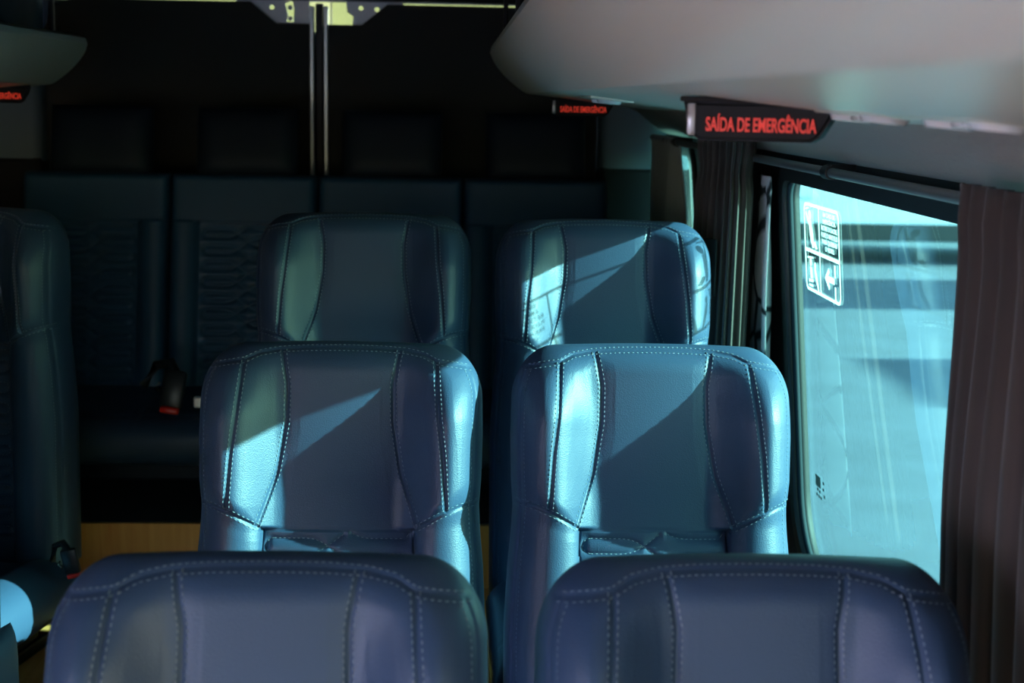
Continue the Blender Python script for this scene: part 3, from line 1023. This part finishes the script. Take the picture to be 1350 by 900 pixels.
def parked_bus(loc, label):
    root = empty('white_bus', loc)
    L_, W_, Ht = 9.5, 2.4, 3.0
    sec = rrect(-L_ / 2, .42, L_ / 2, Ht, (.12, .12, .35, .35))
    b = MB().prism(sec, 0, W_, lambda p, q, t: Vector((p, t, q)))
    bmesh.ops.bevel(b.bm, geom=[e for e in b.bm.edges if abs(e.verts[0].co.y - e.verts[1].co.y) < 1e-6], offset=.08, segments=3, affect='EDGES')
    b.build('body', M['white_paint'], root, angle=35)
    b = MB().box((0, -.01, .50), (L_ - .1, .06, .26), bevel=.02)
    b.build('sill_trim', M['black_trim'], root)
    b = MB()
    b.box((-1.0, -.012, 1.14), (.30, .02, .28), bevel=.01)
    b.build('fuel_flap', M['white_paint'], root)
    for k in range(5):
        MB().box((-3.6 + k * 1.75, -.006, 2.1), (1.55, .03, .85), bevel=.01).build('side_window', M['vehicle_glass'], root)
    for x in (-3.1, 3.0):
        for y in (.14, W_ - .14):
            w = MB().cyl((x, y - .13, .44), (x, y + .13, .44), .44, 32).build('wheel', M['black_trim'], root, angle=40)
            MB().cyl((x, y - .14 if y < 1 else y + .12, .44), (x, y - .12 if y < 1 else y + .14, .44), .24, 24).build('hub', M['chrome'], w, angle=40)
    tag(root, label, 'bus')
    return root


parked_bus((RX(6.2), 21.0, ZG), 'white vehicle parked on the far side of the yard, seen through the large right window')

# added unseen slabs, set up-sun to cast the dark bands on the ground
SUN = Vector((-3.6, .58, -1.30)).normalized()
def shade_caster(y0, y1, x0, x1, label, hgt=5.0):
    k = hgt / -SUN.z
    dx, dy = -SUN.x * k, -SUN.y * k
    cx, cy = (x0 + x1) / 2 + dx, (y0 + y1) / 2 + dy
    root = empty('yard_caster', (cx, cy, ZG))
    MB().box((0, 0, hgt), (x1 - x0, y1 - y0, .12), bevel=.02).build('caster_slab', M['concrete'], root)
    for sx in (-1, 1):
        MB().cyl((sx * ((x1 - x0) / 2 - .4), 0, 0), (sx * ((x1 - x0) / 2 - .4), 0, hgt), .08).build('post', M['concrete'], root)
    tag(root, label, 'shade_caster')
shade_caster(16.4, 19.3, 3.0, 30.0, 'far unseen slab added to shade the yard')
shade_caster(10.9, 13.1, 4.4, 26.0, 'near unseen slab added to shade the yard')

# building behind the van, glimpsed above the rear doors
bl = empty('yellow_building', (0, 17, ZG))
MB().box((-6, 14, 4.5), (22, 6, 9), bevel=.05).build('building_wall', M['yellow_wall'], bl)
MB().box((-6, 14, 9.1), (22.6, 6.6, .3), bevel=.03).build('roof_slab', M['concrete'], bl)
for k in range(4):
    f = MB().box((-13 + k * 4.6, 10.98, 7.2), (1.6, .08, 1.2)).build('building_window', M['concrete'], bl)
    MB().box((-13 + k * 4.6, 10.93, 7.2), (1.4, .04, 1.0)).build('pane', M['vehicle_glass'], f)
tag(bl, 'pale yellow building glimpsed through the gaps at the top of the rear doors', 'building')

# added unseen block: its sunlit violet wall bounces light in through the left opening
wb = empty('bounce_building', (-12, 0, ZG))
MB().box((-4, 0, 4), (8, 34, 8), bevel=.05).build('building_wall', mat('violet_bounce_render', (.60, .62, .90), .85, var=(1.5, .05)), wb)
MB().box((-4, 0, 8.1), (8.6, 34.6, .3), bevel=.03).build('roof_slab', M['concrete'], wb)
for k in range(6):
    f = MB().box((.02, -14 + k * 5.4, 5.6), (.08, 1.7, 1.4)).build('building_window', M['concrete'], wb)
    MB().box((.05, -14 + k * 5.4, 5.6), (.06, 1.5, 1.2)).build('pane', M['vehicle_glass'], f)
tag(wb, 'unseen pale violet block added to bounce sunlight in by the open left door', 'building')

# ------------------------------------------------------------------ light
w = bpy.data.worlds.new('sky'); bpy.context.scene.world = w; w.use_nodes = True
nt = w.node_tree; bg = nt.nodes['Background']
sky = nt.nodes.new('ShaderNodeTexSky'); sky.sky_type = 'NISHITA'; sky.sun_disc = False
sky.sun_elevation = math.asin(-SUN.z); sky.sun_rotation = math.atan2(-SUN.x, -SUN.y)
sky.air_density = 1.0; sky.dust_density = 1.0
nt.links.new(sky.outputs[0], bg.inputs['Color']); bg.inputs['Strength'].default_value = .40
ld = bpy.data.lights.new('sun', 'SUN'); ld.energy = 15.5; ld.angle = radians(.53); ld.color = (1., .97, .93)
lo = bpy.data.objects.new('sun', ld); C.objects.link(lo)
lo.rotation_euler = SUN.to_track_quat('-Z', 'Y').to_euler()
lo.location = (20, -5, 15)

# ------------------------------------------------------------------ camera
yaw, pitch, roll = radians(2.4426), radians(9.6407), radians(1.1)
fwd = Vector((sin(yaw) * cos(pitch), cos(yaw) * cos(pitch), -sin(pitch)))
right = Vector((cos(yaw), -sin(yaw), 0)); up = right.cross(fwd)
r_ = right * cos(roll) + up * sin(roll); u_ = up * cos(roll) - right * sin(roll)
cam = bpy.data.cameras.new('camera'); cam.sensor_width = 36; cam.lens = 50
cam.clip_start = .05; cam.clip_end = 300
cam.dof.use_dof = True; cam.dof.focus_distance = 2.35; cam.dof.aperture_fstop = 5.6
co = bpy.data.objects.new('camera', cam); C.objects.link(co)
mw = Matrix((r_, u_, -fwd)).transposed().to_4x4(); mw.translation = Vector((CX, 0, CZ))
co.matrix_world = mw
sc = bpy.context.scene
sc.camera = co
sc.view_settings.view_transform = 'Standard'; sc.view_settings.look = 'None'
sc.view_settings.gamma = 1; sc.view_settings.use_curve_mapping = False
sc.view_settings.exposure = 1.3
sc.cycles.use_denoising = True
sc.cycles.max_bounces = 8; sc.cycles.transparent_max_bounces = 12
sc.cycles.caustics_reflective = False; sc.cycles.caustics_refractive = False
sc.cycles.sample_clamp_indirect = 6
